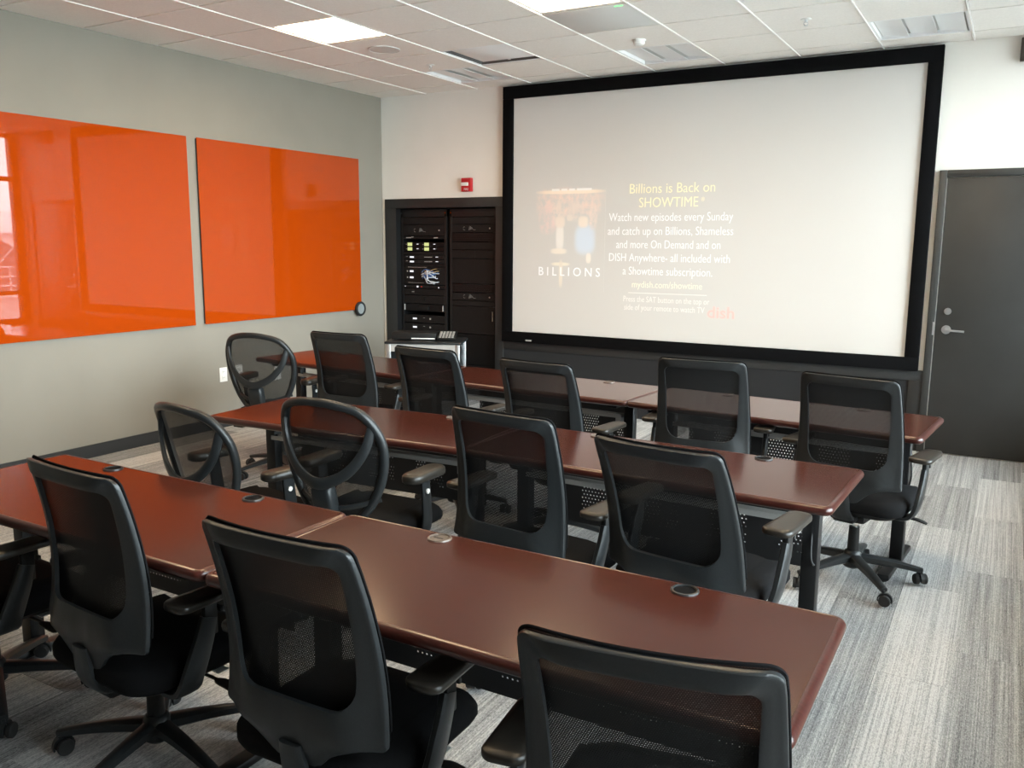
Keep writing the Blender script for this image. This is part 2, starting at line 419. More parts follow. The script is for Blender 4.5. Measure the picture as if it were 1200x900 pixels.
bx('plate', M_vent, t, -h+.06, h-.06, -h+.06, h-.06, .010, .018, r=.003)
bx('hanger', M_bar, t, -.01, .01, h-.062, h-.04, .010, .09)
# grey panel with green status light
x0, x1, y0, y1 = cell_of(5, 3); cx, cy = (x0+x1)/2, (y0+y1)/2
t = thing('ceiling_panel', 'flat grey ceiling panel with a small green status light', 'panel', (cx, cy, CH))
bx('panel_face', M_panelgrey, t, -.295, .295, -.295, .295, -.008, .02, r=.004)
bx('status_light', M_ledgreen, t, .205, .262, -.012+.26-.52, .0+.26-.52, -.011, -.007)
# round speaker
t = thing('ceiling_speaker', 'round grey ceiling speaker grille set in a tile', 'speaker', (1.47, -1.80, CH-.006))
b = BM(); n = 32
loft(b, [[(r*math.cos(2*PI*i/n), r*math.sin(2*PI*i/n), z) for i in range(n)] for r, z in ((.125, 0), (.125, -.006), (.119, -.008), (.117, -.0045))]); obj('rim', b, M_panelgrey, t)
M_grille = mat('speaker_grille', (.62, .58, .54), .7)
b = BM(); loft(b, [[(r*math.cos(2*PI*i/n), r*math.sin(2*PI*i/n), z) for i in range(n)] for r, z in ((.116, -.0035), (.116, -.006), (.06, -.0095), (.01, -.0105))]); obj('grille', b, M_grille, t)
# sprinklers, smoke detector
def sprinkler(x, y, label):
    t = thing('sprinkler_head', label, 'sprinkler', (x, y, CH-.006), 0, 'ceiling sprinkler heads')
    b = BM(); loft(b, [[(r*math.cos(2*PI*i/20), r*math.sin(2*PI*i/20), z) for i in range(20)] for r, z in ((.035, 0), (.033, -.004), (.012, -.007))]); obj('escutcheon', b, M_white, t)
    b = BM(); cyl(b, (0, 0, -.006), (0, 0, -.022), .009, n=10)
    for s in (-1, 1): sweep(b, spline([(s*.009, 0, -.02), (s*.014, 0, -.03), (s*.004, 0, -.042)], 4), (.004, .004), n=6)
    obj('sprinkler_body', b, M_silver, t)
    b = BM(); cyl(b, (0, 0, -.042), (0, 0, -.044), .014, n=16); obj('deflector', b, M_silver, t)
sprinkler(1.44, -1.14, 'small ceiling sprinkler head beside the slatted vent near the grey wall')
sprinkler(4.51, -1.19, 'small ceiling sprinkler head over the right half of the screen')
t = thing('smoke_detector', 'white round smoke detector under the ceiling by a slatted vent', 'detector', (3.32, -1.16, CH-.006))
b = BM(); loft(b, [[(r*math.cos(2*PI*i/24), r*math.sin(2*PI*i/24), z) for i in range(24)] for r, z in ((.05, 0), (.05, -.012))]); obj('detector_base', b, M_white, t)
b = BM(); loft(b, [[(r*math.cos(2*PI*i/24), r*math.sin(2*PI*i/24), z) for i in range(24)] for r, z in ((.042, -.012), (.042, -.03), (.034, -.038), (.02, -.04))]); obj('detector_cap', b, M_white, t)

# ================================================================== FRONT WALL
# charcoal wainscot under the screen
t = sbx('trim_3', M_char, 1.505, 5.30, -.018, 0, .565, .645, r=.002); t['label'] = 'charcoal rail under the projection screen'
sbx('trim_4', M_char, 5.204, 5.30, -.018, 0, .005, .565, r=.002)
sbx('trim_5', M_fabricpanel, 1.505, 5.204, -.008, 0, .005, .565)
# alcove surround and inside
sbx('trim_6', M_char, .043, .187, -.02, .0, .005, 1.957, r=.002); sbx('trim_7', M_char, 1.41, 1.505, -.02, 0, .005, 1.957, r=.002); sbx('trim_8', M_char, .043, 1.505, -.02, 0, 1.957, 2.05, r=.002)
b = BM(); box(b, .12, .190, -.019, .95, 0, 2.02); box(b, 1.407, 1.48, -.019, .95, 0, 2.02); box(b, .187, 1.41, -.019, .2, 1.954, 1.99); box(b, .12, 1.48, .95, 1.0, 0, 2.02); box(b, .187, 1.41, .14, .95, 1.957, 2.02); box(b, .187, 1.41, .0, .95, -.05, .0)
struct('trim_9', b, M_black)

# door
d = BM()
for s in ((5.30, 5.352), (6.298, 6.35)): box(d, s[0], s[1], -.03, .0, .005, 2.165, r=.003)
box(d, 5.352, 6.298, -.03, 0, 2.112, 2.165, r=.003)
dr = struct('door_1', d, M_door)
bx('door_leaf', M_door, dr, 5.357, 6.293, -.018, -.001, .012, 2.108, r=.002)
bx('strike_plate', M_silver, dr, 5.340, 5.353, -.033, -.029, .93, 1.03)
bx('frame_reveal', M_lightgrey, dr, 5.3520, 5.3545, -.0305, -.019, .012, 2.108)
b = BM(); cyl(b, (5.435, -.018, .975), (5.435, -.028, .975), .033, n=24); cyl(b, (5.435, -.028, .975), (5.435, -.062, .975), .011, n=12)
sweep(b, spline([(5.428, -.062, .975), (5.47, -.064, .972), (5.56, -.062, .968)], 5), (.016, .016), side=(0, 0, 1)); obj('door_handle', b, M_silver, dr)
b = BM(); cyl(b, (5.435, -.018, 1.115), (5.435, -.03, 1.115), .026, .024, n=24); cyl(b, (5.435, -.03, 1.115), (5.435, -.034, 1.115), .014, n=16); obj('deadbolt', b, M_silver, dr)

# dark box high over the door
t = thing('wall_sign', 'dark brown box fixed high on the white wall above the door', 'sign', (5.90, 0, 3.0))
M_brown = mat('dark_brown_casing', (.045, .035, .025), .5)
bx('casing', M_brown, t, -.15, .15, -.05, -.004, -.1, .06, r=.006); bx('wall_plate', M_brown, t, -.05, .05, -.006, 0, -.05, .03)

# fire alarm strobe
t = thing('fire_alarm_strobe', 'red fire alarm strobe on the white wall above the equipment alcove', 'fire alarm', (1.08, 0, 2.172))
bx('alarm_body', M_red, t, -.058, .058, -.045, 0, -.066, .066, r=.006)
bx('strobe_lens', M_white, t, -.05, .03, -.062, -.044, -.012, .022, r=.004)
text('lettering', 'FIRE', .05, .03, (.005, -.0465, -.045), M_white, t)

# projection screen
sc = thing('projection_screen', 'large projection screen in a wide black velvet frame on the front wall', 'screen', (3.3847, 0, 1.853))
sw, sh = 1.8795, 1.21
for nm, q in (('frame_rail', (-sw, sw, sh-.115, sh)), ('frame_rail', (-sw, sw, -sh, -sh+.105)), ('frame_stile', (-sw, -sw+.113, -sh+.105, sh-.115)), ('frame_stile', (sw-.103, sw, -sh+.105, sh-.115))):
    bx(nm, M_velvet, sc, q[0], q[1], -.055, -.003, q[2], q[3], r=.004)
bx('screen_surface', M_screen, sc, -sw+.105, sw-.098, -.035, -.025, -sh+.1, sh-.11)
bx('maker_badge', M_lightgrey, sc, -1.607, -1.543, -.0565, -.055, -1.192, -1.178, r=.0005, seg=1)
# the projected slide
def glow(name, col, st):
    m = mat(name, (.64, .622, .597), .85, spec=.2); b = bsdf(m); b.inputs['Emission Color'].default_value = (*col, 1); b.inputs['Emission Strength'].default_value = st
    return m
G_w = glow('projected_white', (.9, .92, 1.), .30); G_y = glow('projected_yellow', (1., .80, .10), .30); G_c = glow('projected_cream', (1., .88, .45), .28); G_r = glow('projected_red', (1., .22, .16), .16); G_f = glow('projected_faint', (1., .95, .9), .2)
def ln(s, w, z, m, h, xc=3.205, bold=-.006, sp=1.):
    text('projected_line', s, w, h, (xc-3.3847, -.0355, z-1.853), m, sc, bold, sp)
ln('Billions is Back on', .775, 2.085, G_y, .123)
ln('SHOWTIME', .54, 1.963, G_y, .123, 3.18); ln('\u00ae', .03, 1.985, G_y, .05, 3.49)
ln('Watch new episodes every Sunday', 1.135, 1.838, G_w, .105, 3.19)
ln('and catch up on Billions, Shameless', 1.15, 1.716, G_w, .105, 3.19)
ln('and more On Demand and on', .96, 1.598, G_w, .105, 3.18)
ln('DISH Anywhere- all included with', 1.115, 1.481, G_w, .105, 3.19)
ln('a Showtime subscription.', .83, 1.362, G_w, .105, 3.185)
ln('mydish.com/showtime', .65, 1.243, G_c, .085, 3.19)
ln('Press the SAT button on the top or', .80, 1.110, G_f, .075, 3.185)
ln('side of your remote to watch TV', .75, 1.035, G_f, .075, 3.17)
bsdf(G_r).inputs['Base Color'].default_value = (.64, .50, .47, 1)  # projected pink light tinted into the base colour too
ln('dish', .235, 1.02, G_r, .14, 3.69, bold=.014)
bx('projected_rule', G_f, sc, 2.83-3.3847, 3.56-3.3847, -.0355, -.035, 1.165-1.853, 1.171-1.853)
bx('projected_rule', G_f, sc, 1.895-3.3847, 2.30-3.3847, -.0355, -.035, 1.19-1.853, 1.194-1.853)
ln('B I L L I O N S', .64, 1.338, G_w, .115, 2.225, bold=.006)
for _x0, _x1 in ((-.205, -.125), (-.105, -.045), (-.025, .035), (.055, .205)):   # a tagline too small to read
    bx('projected_tagline', G_f, sc, 2.24+_x0-3.3847, 2.24+_x1-3.3847, -.0360, -.0355, 2.087-1.853, 2.107-1.853)
# faint poster picture, plain patches of projected light
pm = mat('projected_picture_light', (.64, .622, .597), .85, spec=.2)
_tc = N(pm, 'ShaderNodeTexCoord'); _sx = N(pm, 'ShaderNodeSeparateXYZ'); link(pm, _tc.outputs['Object'], _sx.inputs[0])
def patch(m, cx, cz, rx, rz, soft=.85):
    a = math_n(m, 'POWER', math_n(m, 'ABSOLUTE', math_n(m, 'DIVIDE', math_n(m, 'SUBTRACT', _sx.outputs[0], cx), rx)), 3.)
    c = math_n(m, 'POWER', math_n(m, 'ABSOLUTE', math_n(m, 'DIVIDE', math_n(m, 'SUBTRACT', _sx.outputs[2], cz), rz)), 3.)
    s = N(m, 'ShaderNodeMapRange', interpolation_type='SMOOTHSTEP'); s.inputs[1].default_value = 1+soft; s.inputs[2].default_value = 1-soft; s.inputs[3].default_value = 0; s.inputs[4].default_value = 1
    link(m, math_n(m, 'ADD', a, c), s.inputs[0]); return s.outputs[0]
_cur = None
_nz = noise(pm, coords(pm, (1, 1, .8)), 16, 3, .6); _nzm = N(pm, 'ShaderNodeMapRange'); _nzm.inputs[1].default_value = .38; _nzm.inputs[2].default_value = .66
link(pm, _nz, _nzm.inputs[0])
for (cx, cz, rx, rz, col, nz) in ((0, .24, .325, .13, (.17, .05, .012), True), (0, .335, .325, .018, (.22, .13, .05), False), (-.23, .10, .09, .14, (.13, .02, .01), True), (.16, -.10, .10, .13, (.03, .09, .16), False),
                              (-.10, -.08, .040, .12, (.15, .13, .11), False), (-.10, .06, .05, .05, (.14, .08, .04), False), (.14, .06, .05, .05, (.16, .10, .05), False), (-.12, .17, .06, .10, (.13, .07, .03), True), (.06, .16, .08, .09, (.10, .05, .025), True), (.24, .10, .04, .10, (.15, .06, .03), True), (-.11, -.21, .08, .025, (.16, .12, .07), False), (.2, -.27, .025, .045, (.18, .14, .10), False),
                              (-.09, -.33, .09, .016, (.16, .13, .06), False), (-.085, -.42, .02, .12, (.12, .08, .03), False), (.0, .10, .03, .03, (.1, .06, .03), False)):
    f = patch(pm, cx, cz, rx, rz)
    if nz: f = math_n(pm, 'MULTIPLY', f, _nzm.outputs[0])
    mixn = N(pm, 'ShaderNodeMix', data_type='RGBA', blend_type='MIX')
    link(pm, f, mixn.inputs[0])
    if _cur is None: mixn.inputs[6].default_value = (0, 0, 0, 1)
    else: link(pm, _cur, mixn.inputs[6])
    mixn.inputs[7].default_value = (*col, 1); _cur = mixn.outputs[2]
link(pm, _cur, bsdf(pm).inputs['Emission Color']); bsdf(pm).inputs['Emission Strength'].default_value = 1.0
bx('projected_picture', pm, sc, -.36, .36, -.0004, .0004, -.58, .42, loc=(2.225-3.3847, -.0352, 1.742-1.853))

# orange glass boards
def board(y0, y1, label):
    t = thing('glass_board', label, 'board', (0, (y0+y1)/2, 1.6735), 0, 'orange glass marker boards'); h = (y1-y0)/2
    bx('glass_sheet', M_orange, t, .018, .026, -h, h, -.758, .758, r=.0008, seg=1)
    bx('backing', M_glassedge, t, .002, .018, -h+.004, h-.004, -.752, .752)
board(-4.52, -2.515, 'glossy orange glass board farther from the corner, mirroring the windows')
board(-2.413, -.407, 'glossy orange glass board nearest the room corner, with a round black disc at its corner')
t = thing('wall_disc', 'round black-rimmed disc hung on the lower corner of an orange board', 'disc', (.026, -.445, .925), 0)
b = BM(); n = 28
loft(b, [[(x, r*math.cos(2*PI*i/n), r*math.sin(2*PI*i/n)) for i in range(n)] for x, r in ((0, .07), (.022, .075), (.03, .07), (.03, .055), (.022, .052))]); obj('rim', b, M_rubber, t)
b = BM(); loft(b, [[(x, r*math.cos(2*PI*i/n), r*math.sin(2*PI*i/n)) for i in range(n)] for x, r in ((.018, .054), (.023, .054))]); obj('disc_face', b, M_glasstint, t)
# wall outlets
def outlet(y, z, label):
    t = thing('wall_outlet', label, 'outlet', (0, y, z), 0, 'white wall plates on the grey wall')
    bx('cover_plate', M_white, t, 0, .006, -.04, .04, -.062, .062, r=.002)
    for s in (-1, 1):
        o = bx('socket', M_white, t, .005, .009, -.017, .017, s*.026-.016, s*.026+.016, r=.003)
        b = BM()
        for k in (-1, 1): box(b, .0088, .0094, k*.007-.0012, k*.007+.0012, s*.026-.004, s*.026+.006)
        obj('slot', b, M_rubber, o)
outlet(-2.235, .465, 'white wall outlet standing alone on the grey wall, farthest from the room corner')
outlet(-2.06, .468, 'white wall outlet half hidden behind the mesh chair by the grey wall')
outlet(-1.60, .40, 'white wall outlet low on the grey wall below the far table end')

# ================================================================== EQUIPMENT RACKS
def rack(x0, x1, label):
    t = thing('equipment_rack', label, 'rack', (0, 0, 0), 0, 'black equipment racks in the alcove')
    for xa in (x0-.03, x1): 
        p = bx('rack_post', M_black, t, xa, xa+.03, .055, .12, .01, 1.93, r=.003)
    bx('rack_top', M_black, t, x0-.03, x1+.03, .055, .8, 1.865, 1.945, r=.004)
    bx('rack_plinth', M_black, t, x0-.03, x1+.03, .055, .8, .01, .10)
    bx('side_panel', M_black, t, x0-.034, x0-.028, .10, .8, .1, 1.9); bx('side_panel', M_black, t, x1+.028, x1+.034, .10, .8, .1, 1.9)
    b = BM()
    for xa in (x0-.015, x1+.015):
        cyl(b, (xa, .056, 1.905), (xa, .052, 1.905), .007, n=8)
    obj('screw', b, M_chrome, t)
    return t
LX0, LX1, RX0, RX1 = .222, .748, .845, 1.360
rk1 = rack(LX0, LX1, 'tall black equipment rack on the left of the alcove, full of lit units')
rk2 = rack(RX0, RX1, 'tall black equipment rack on the right of the alcove, mostly blank panels')
M_unit = speckled('rack_unit_face', (.007, .0062, .0062), (.009, .008, .008), 40, .6, .03, spec=.25)
M_unit2 = mat('rack_unit_gloss', (.004, .004, .0045), .5, spec=.25)
M_print = mat('pale_print', (.35, .34, .32), .6)
def unit(x0, x1, z0, z1, label, cat, name='rack_unit', m=None, group='rack units in the alcove', y=.062, dep=.3):
    t = thing(name, label, cat, ((x0+x1)/2, y, (z0+z1)/2), 0, group); w, h = (x1-x0)/2-.002, (z1-z0)/2-.002
    bx('faceplate', m or M_unit, t, -w, w, -.006, .0, -h, h, r=.0015, seg=1)
    bx('chassis', M_black, t, -w+.02, w-.02, .0, dep, -h+.004, h-.004)
    return t, w, h
def blank(rk, x0, x1, z0, z1):
    bx('blank_panel', M_unit, rk, x0+.001, x1-.001, .057, .062, z0+.0015, z1-.0015, r=.0012, seg=1)
def face_mark(t, x, z, w, h, m): bx('lamp_or_label', m, t, x-w/2, x+w/2, -.009, -.006, z-h/2, z+h/2)
def squiggle(t, x, z, s, w=.003):
    P = [(-.6, -.35), (-.42, .4), (-.36, .45), (-.42, -.3), (-.22, .3), (-.14, .4), (-.2, -.25), (.0, .2), (.08, .2), (.04, -.2), (.2, .1), (.26, -.15), (.5, -.25), (.9, -.25)]
    b = BM(); sweep(b, [Vector((x+a*s, -.0075, z+c*s)) for a, c in P], (w, .002), side=(0, 0, 1), n=5)
    obj('script_emblem', b, M_print, t)
    b = BM(); sweep(b, [Vector((x-s*1.55+.25*s*math.cos(a), -.0075, z+.3*s*math.sin(a))) for a in [math.radians(60+30*i) for i in range(9)]], (w, .002), side=(0, 0, 1), n=5); obj('round_emblem', b, M_print, t)
# left rack, top to bottom
blank(rk1, LX0, LX1, 1.79, 1.862)
def amp(x0, x1, z0, z1, label):
    t, w, h = unit(x0, x1, z0, z1, label, 'amplifier', 'amplifier'); squiggle(t, -.02, 0, .055)
    b = BM(); cyl(b, (w-.06, -.006, 0), (w-.06, -.011, 0), .008, n=10); obj('power_button', b, M_lightgrey, t)
amp(LX0, LX1, 1.67, 1.788, 'black amplifier with a script emblem at the top of the left rack')
t, w, h = unit(LX0, LX1, 1.638, 1.668, 'thin black patch strip with pale print above the yellow displays', 'rack unit')
face_mark(t, -.19, 0, .06, .010, M_print); face_mark(t, .16, 0, .05, .010, M_print); face_mark(t, -.14, .008, .03, .008, M_print)
for k, z in enumerate((1.585, 1.537)):
    t, w, h = unit(LX0, LX1, z-.024, z+.024, 'black rack receiver with two yellow-green displays, ' + ('upper' if k == 0 else 'lower') + ' of the pair', 'receiver', 'receiver', M_unit2)
    for x in (-.175, .04):
        bx('display', M_lcd, t, x-.028, x+.030, -.009, -.006, -.017, .017); face_mark(t, x+.10, .002, .024, .006, M_whiteglow)
        bx('key', M_lightgrey, t, x-.05, x-.04, -.009, -.006, -.003, .003)
t, w, h = unit(LX0, LX1, 1.475, 1.511, 'blank black rack unit under the yellow displays', 'rack unit')
for k, z in enumerate((1.452, 1.405)):
    t, w, h = unit(LX0, LX1, z-.023, z+.023, 'black rack unit with one white label, ' + ('upper' if k == 0 else 'lower') + ' of the pair above the blue cables', 'rack unit')
    face_mark(t, -.15, 0, .05, .016, M_whiteglow); face_mark(t, .17, .004, .03, .006, M_whiteglow); face_mark(t, -.215, .006, .02, .005, M_print); face_mark(t, .06, .002, .10, .007, M_print)  # the white label is no lamp but is drawn glowing
blank(rk1, LX0, LX1, 1.355, 1.381)
t, w, h = unit(LX0, LX1, 1.165, 1.353, 'black patch bay with a tangle of white and blue cables', 'patch bay', 'patch_bay')
for z in (.045, -.02): face_mark(t, -.155, z, .045, .018, M_whiteglow); face_mark(t, -.21, z, .014, .016, M_print)
face_mark(t, -.08, .088, .24, .004, M_lightgrey); face_mark(t, -.10, -.075, .2, .003, M_lightgrey)
M_cw = mat('white_cable', (.6, .62, .66), .5); M_cb = mat('blue_cable', (.06, .14, .34), .5); M_cy = mat('tan_cable', (.35, .22, .08), .5)
for k in range(16):
    rr = random.Random(k); xa = rr.uniform(-.03, .06); za = rr.uniform(-.03, .05); zb = rr.uniform(-.085, .085); xb = rr.uniform(.13, .19)
    b = BM(); sweep(b, spline([(xa, -.006, za), (xa+.02, -.04-rr.random()*.02, za+rr.uniform(-.03, .03)), ((xa+xb)/2, -.05-rr.random()*.02, (za+zb)/2+rr.uniform(-.05, .05)), (xb, -.03, zb), (xb+.01, -.006, zb)], 5), (.0075, .0075), n=6)
    obj('cable', b, (M_cw, M_cb, M_cw, M_cw, M_cb, M_cy)[k % 6], t)
t, w, h = unit(LX0, LX1, 1.125, 1.163, 'thin black rack unit with small lamps under the cable tangle', 'rack unit')
face_mark(t, -.08, 0, .02, .016, M_whiteglow); face_mark(t, -.03, 0, .02, .008, M_redtag); face_mark(t, .19, -.004, .010, .010, M_whiteglow); face_mark(t, -.24, 0, .008, .008, M_whiteglow)
t, w, h = unit(LX0, LX1, 1.055, 1.123, 'black rack drive with one small grey label', 'rack unit'); face_mark(t, -.14, 0, .03, .010, M_print)
t, w, h = unit(LX0, LX1, .965, 1.053, 'blank black rack unit with a round knob', 'rack unit')
b = BM(); cyl(b, (0, -.006, .01), (0, -.014, .01), .018, .016, n=16); obj('knob', b, M_unit2, t)
t, w, h = unit(LX0, LX1, .885, .963, 'open black rack shelf holding a slim device', 'rack shelf', 'rack_unit', M_unit2)
bx('device', M_unit, t, -.06, .07, -.03, -.006, -.02, .02, r=.003); face_mark(t, .04, .008, .03, .012, M_whiteglow)
bx('shelf_handle', M_lightgrey, t, -.25, -.244, -.02, -.006, -.03, .03); bx('shelf_handle', M_lightgrey, t, .244, .25, -.02, -.006, -.03, .03)
for k, z in enumerate((.805, .715)):
    t, w, h = unit(LX0, LX1, z-.042, z+.042, 'black rack player with one white label, ' + ('upper' if k == 0 else 'lower') + ' of the pair near the rack bottom', 'rack unit')
    face_mark(t, -.12, 0, .05, .016, M_whiteglow); face_mark(t, .0, .012, .02, .005, M_print)  # plain white label, brightened by a glow of its own
    b = BM(); cyl(b, (.08, -.006, .004), (.08, -.010, .004), .010, n=8); obj('dial', b, M_lightgrey, t)
t, w, h = unit(LX0, LX1, .60, .671, 'black rack unit with rows of small print behind the cart', 'rack unit')
face_mark(t, .10, .01, .14, .006, M_print); face_mark(t, -.10, -.008, .08, .008, M_print); face_mark(t, -.2, .01, .01, .01, M_print)
blank(rk1, LX0, LX1, .36, .598); blank(rk1, LX0, LX1, .10, .358)
# right rack
blank(rk2, RX0, RX1, 1.79, 1.862)
amp(RX0, RX1, 1.708, 1.788, 'black amplifier with a script emblem at the top of the right rack')
def vent_panel(x0, x1, z0, z1, label):
    t, w, h = unit(x0, x1, z0, z1, label, 'vent panel', 'rack_unit', M_unit2)
    n = int((z1-z0)/.016)
    for k in range(n): bx('louvre', M_black, t, -w+.03, w-.03, -.011, -.006, -h+.012+k*.016, -h+.018+k*.016)
vent_panel(RX0, RX1, 1.615, 1.706, 'black louvred vent panel under the upper amplifier')
blank(rk2, RX0, RX1, 1.535, 1.613)
t, w, h = unit(RX0, RX1, 1.447, 1.533, 'black split rack drawer on the right rack', 'rack drawer', 'rack_unit'); bx('seam', M_rubber, t, .018, .022, -.0075, -.006, -.04, .04)
blank(rk2, RX0, RX1, 1.193, 1.445)
vent_panel(RX0, RX1, 1.103, 1.191, 'black louvred vent panel above the lower amplifier')
amp(RX0, RX1, 1.022, 1.101, 'black amplifier with a script emblem halfway down the right rack')
blank(rk2, RX0, RX1, .965, 1.020)
t, w, h = unit(RX0, RX1, .68, .963, 'tall black rack drawer with a thin side handle', 'rack drawer', 'rack_unit'); bx('handle', M_lightgrey, t, .232, .236, -.02, -.006, .0, .10)
t, w, h = unit(RX0, RX1, .36, .678, 'tall glossy black rack panel at the bottom of the right rack', 'rack panel', 'rack_unit', M_unit2)
blank(rk2, RX0, RX1, .10, .358)

# ================================================================== AV CART
ct = thing('equipment_cart', 'black-topped cart with silver legs in front of the equipment racks', 'cart', (1.135, -.80, 0), math.radians(25))
CZ = .685
bx('cart_top', M_plastic, ct, -.355, .355, -.23, .23, CZ, CZ+.022, r=.006)
bx('front_rail', M_lightgrey, ct, -.31, .31, -.215, -.20, CZ-.07, CZ)
for sx in (-1, 1):
    for sy in (-1, 1): bx('post', M_silver, ct, sx*.32-.02, sx*.32+.02, sy*.20-.018, sy*.20+.018, .10, CZ, r=.005)
bx('shelf', M_plastic, ct, -.33, .33, -.19, .19, .16, .18)
bx('back_panel', M_black, ct, -.31, .31, .19, .20, .2, CZ-.02); bx('side_panel', M_plastic, ct, .315, .325, -.18, .18, .2, CZ-.02); bx('side_panel', M_plastic, ct, -.325, -.315, -.18, .18, .2, CZ-.02)
for sx in (-1, 1):
    for sy in (-1, 1):
        b = BM(); cyl(b, (sx*.32-.015, sy*.20, .045), (sx*.32+.015, sy*.20, .045), .04, n=16); box(b, sx*.32-.02, sx*.32+.02, sy*.20-.02, sy*.20+.02, .08, .10); obj('caster', b, M_rubber, ct)
t = thing('player_box', 'flat black player box on the left half of the cart top', 'player', (1.03, -.83, CZ+.022), math.radians(25))
bx('player_case', M_plastic2, t, -.21, .21, -.12, .14, .008, .07, r=.006);
b = BM(); box(b, -.02, .20, -.124, -.120, .014, .024); obj('front_label', b, M_white, t)
for s in (-.17, .17): bx('foot', M_rubber, t, s-.02, s+.02, -.10, .12, 0, .01)
t = thing('remote_tablet', 'small grey keypad tilted on the right end of the cart top', 'keypad', (1.335, -.755, CZ+.022), math.radians(25))
b = BM(); box(b, -.085, .085, -.08, .08, -.008, .008, r=.004, mt=Matrix.Translation((0, 0, .045)) @ Matrix.Rotation(math.radians(22), 4, 'X')); obj('keypad_body', b, M_plastic2, t)
bx('stand', M_plastic2, t, -.05, .05, .0, .07, 0, .05)
b = BM()
for i in range(5):
    for j in range(4):
        box(b, -.07+.029*i, -.05+.029*i, -.062+.033*j, -.040+.033*j, .008, .011, mt=Matrix.Translation((0, 0, .045)) @ Matrix.Rotation(math.radians(22), 4, 'X'))
kk = obj('keys', b, M_lightgrey, t); kk['kind'] = 'stuff'

# ================================================================== TABLES
TZ, TT = .74, .033
def make_table(L, label, loc, rz, holes=(True, True), group='mahogany training tables'):
    t = thing('training_table', label, 'table', loc, rz, group)
    hx, hy = L/2, .305; r = .022; loops = []
    b = BM()
    for off, z in ((.006, 0), (0, .003)): pass
    # flat top surface
    loops = [[(x, y, z) for x, y in rrect(hx-o, hy-o, max(.035-o, .012), 6)] for o, z in ((.0165, TZ-TT+.001), (.0165, TZ-.0012), (.018, TZ))]
    loft(b, loops); obj('tabletop', b, M_wood, t)
    prof = []
    for i in range(9):
        a = PI*i/8; prof.append((.0165-.0165*math.sin(a), TZ-TT/2-(TT/2+.0008)*math.cos(a)))
    b = BM(); loft(b, [[(x, y, z) for x, y in rrect(hx-o, hy-o, max(.035-o, .012), 6)] for o, z in prof], cap=False)
    loft(b, [[(x, y, z) for x, y in rrect(hx-o, hy-o, .015, 6)] for o, z in ((.0165, TZ+.0008), (.0195, TZ+.0004))], cap=False)
    obj('edge_moulding', b, M_edge, t)
    for k, gxp in enumerate((-hx+.385, hx-.385)):
        n = 28
        b = BM(); loft(b, [[(gxp+rr*math.cos(2*PI*i/n), hy-.055+rr*math.sin(2*PI*i/n), z) for i in range(n)] for rr, z in ((.037, TZ), (.036, TZ+.004), (.031, TZ+.005), (.029, TZ+.003), (.029, TZ+.0005))], cap=False)
        g = obj('grommet', b, M_grom if not holes[k] else M_plastic, t)
        b = BM(); loft(b, [[(gxp+rr*math.cos(2*PI*i/n), hy-.055+rr*math.sin(2*PI*i/n), TZ+z) for i in range(n)] for rr, z in ((.0295, .0006), (.0295, .0012))])
        if holes[k]: obj('dark_hole_disc', b, M_velvet, g)  # flat dark disc painted as the shade inside an open hole
        else:
            cg = obj('cap', b, M_grom, g); bx('cap_slot', M_rubber, g, gxp-.02, gxp+.012, hy-.058, hy-.052, TZ+.0012, TZ+.0018)
    for s in (-1, 1):
        b = BM(); x = s*(hx-.13)
        box(b, x-.03, x+.03, -.012+.02, .045+.02, .03, TZ-TT, r=.004)
        box(b, x-.03, x+.03, -.22, .24, TZ-TT-.03, TZ-TT-.0005, r=.003)
        lg = obj('leg', b, M_black, t)
        bx('foot', M_black, lg, x-.028, x+.028, -.26, .27, .012, .042, r=.008)
        b = BM()
        for y in (-.24, .25): cyl(b, (x, y, .005), (x, y, .013), .016, n=12)
        obj('glide', b, M_rubber, lg)
    bx('modesty_panel', M_perf, t, -hx+.17, hx-.17, .205, .207, .33, .60)
    b = BM(); box(b, -hx+.165, hx-.165, -.020, .030, .578, .582); box(b, -hx+.165, hx-.165, -.022, -.018, .578, .600); box(b, -hx+.165, hx-.165, .028, .032, .578, .600); box(b, hx-.20, hx-.165, -.022, .03, .54, .582)
    obj('cable_tray', b, M_lightgrey, t)
    for s in (-1, 1): bx('panel_hanger', M_black, t, s*(hx-.26)-.01, s*(hx-.26)+.01, .2071, .212, .56, TZ-TT-.0005)
    return t
def chain(xr, yr, specs, row):
    """tables side by side, from the right end to the left; yr is the centre line at the right end"""
    p = Vector((xr, yr, 0))
    for L, ang, label, holes in specs:
        a = math.radians(ang); d = Vector((math.cos(a), math.sin(a), 0)); c = p-d*L/2
        make_table(L, label, c, a, holes); p = p-d*(L+.002)
chain(5.572, -5.588, [(1.524, 0, 'mahogany training table at the right of the nearest row, with an open cable hole', (False, True)), (1.52, 0, 'mahogany training table at the left of the nearest row of tables', (True, True))], 1)
chain(5.395, -4.122, [(1.524, -2.0, 'mahogany training table at the right of the middle row, beside the aisle', (False, True)), (1.50, 3.0, 'mahogany training table at the left of the middle row, behind the oval-backed chairs', (False, False))], 2)
chain(5.575, -2.795, [(1.524, -5.2, 'mahogany training table at the aisle end of the row nearest the screen', (False, False)), (1.524, -3.0, 'mahogany training table in the middle of the row nearest the screen', (False, False)), (1.58, -4.6, 'mahogany training table at the grey wall end of the row nearest the screen', (False, False))], 3)

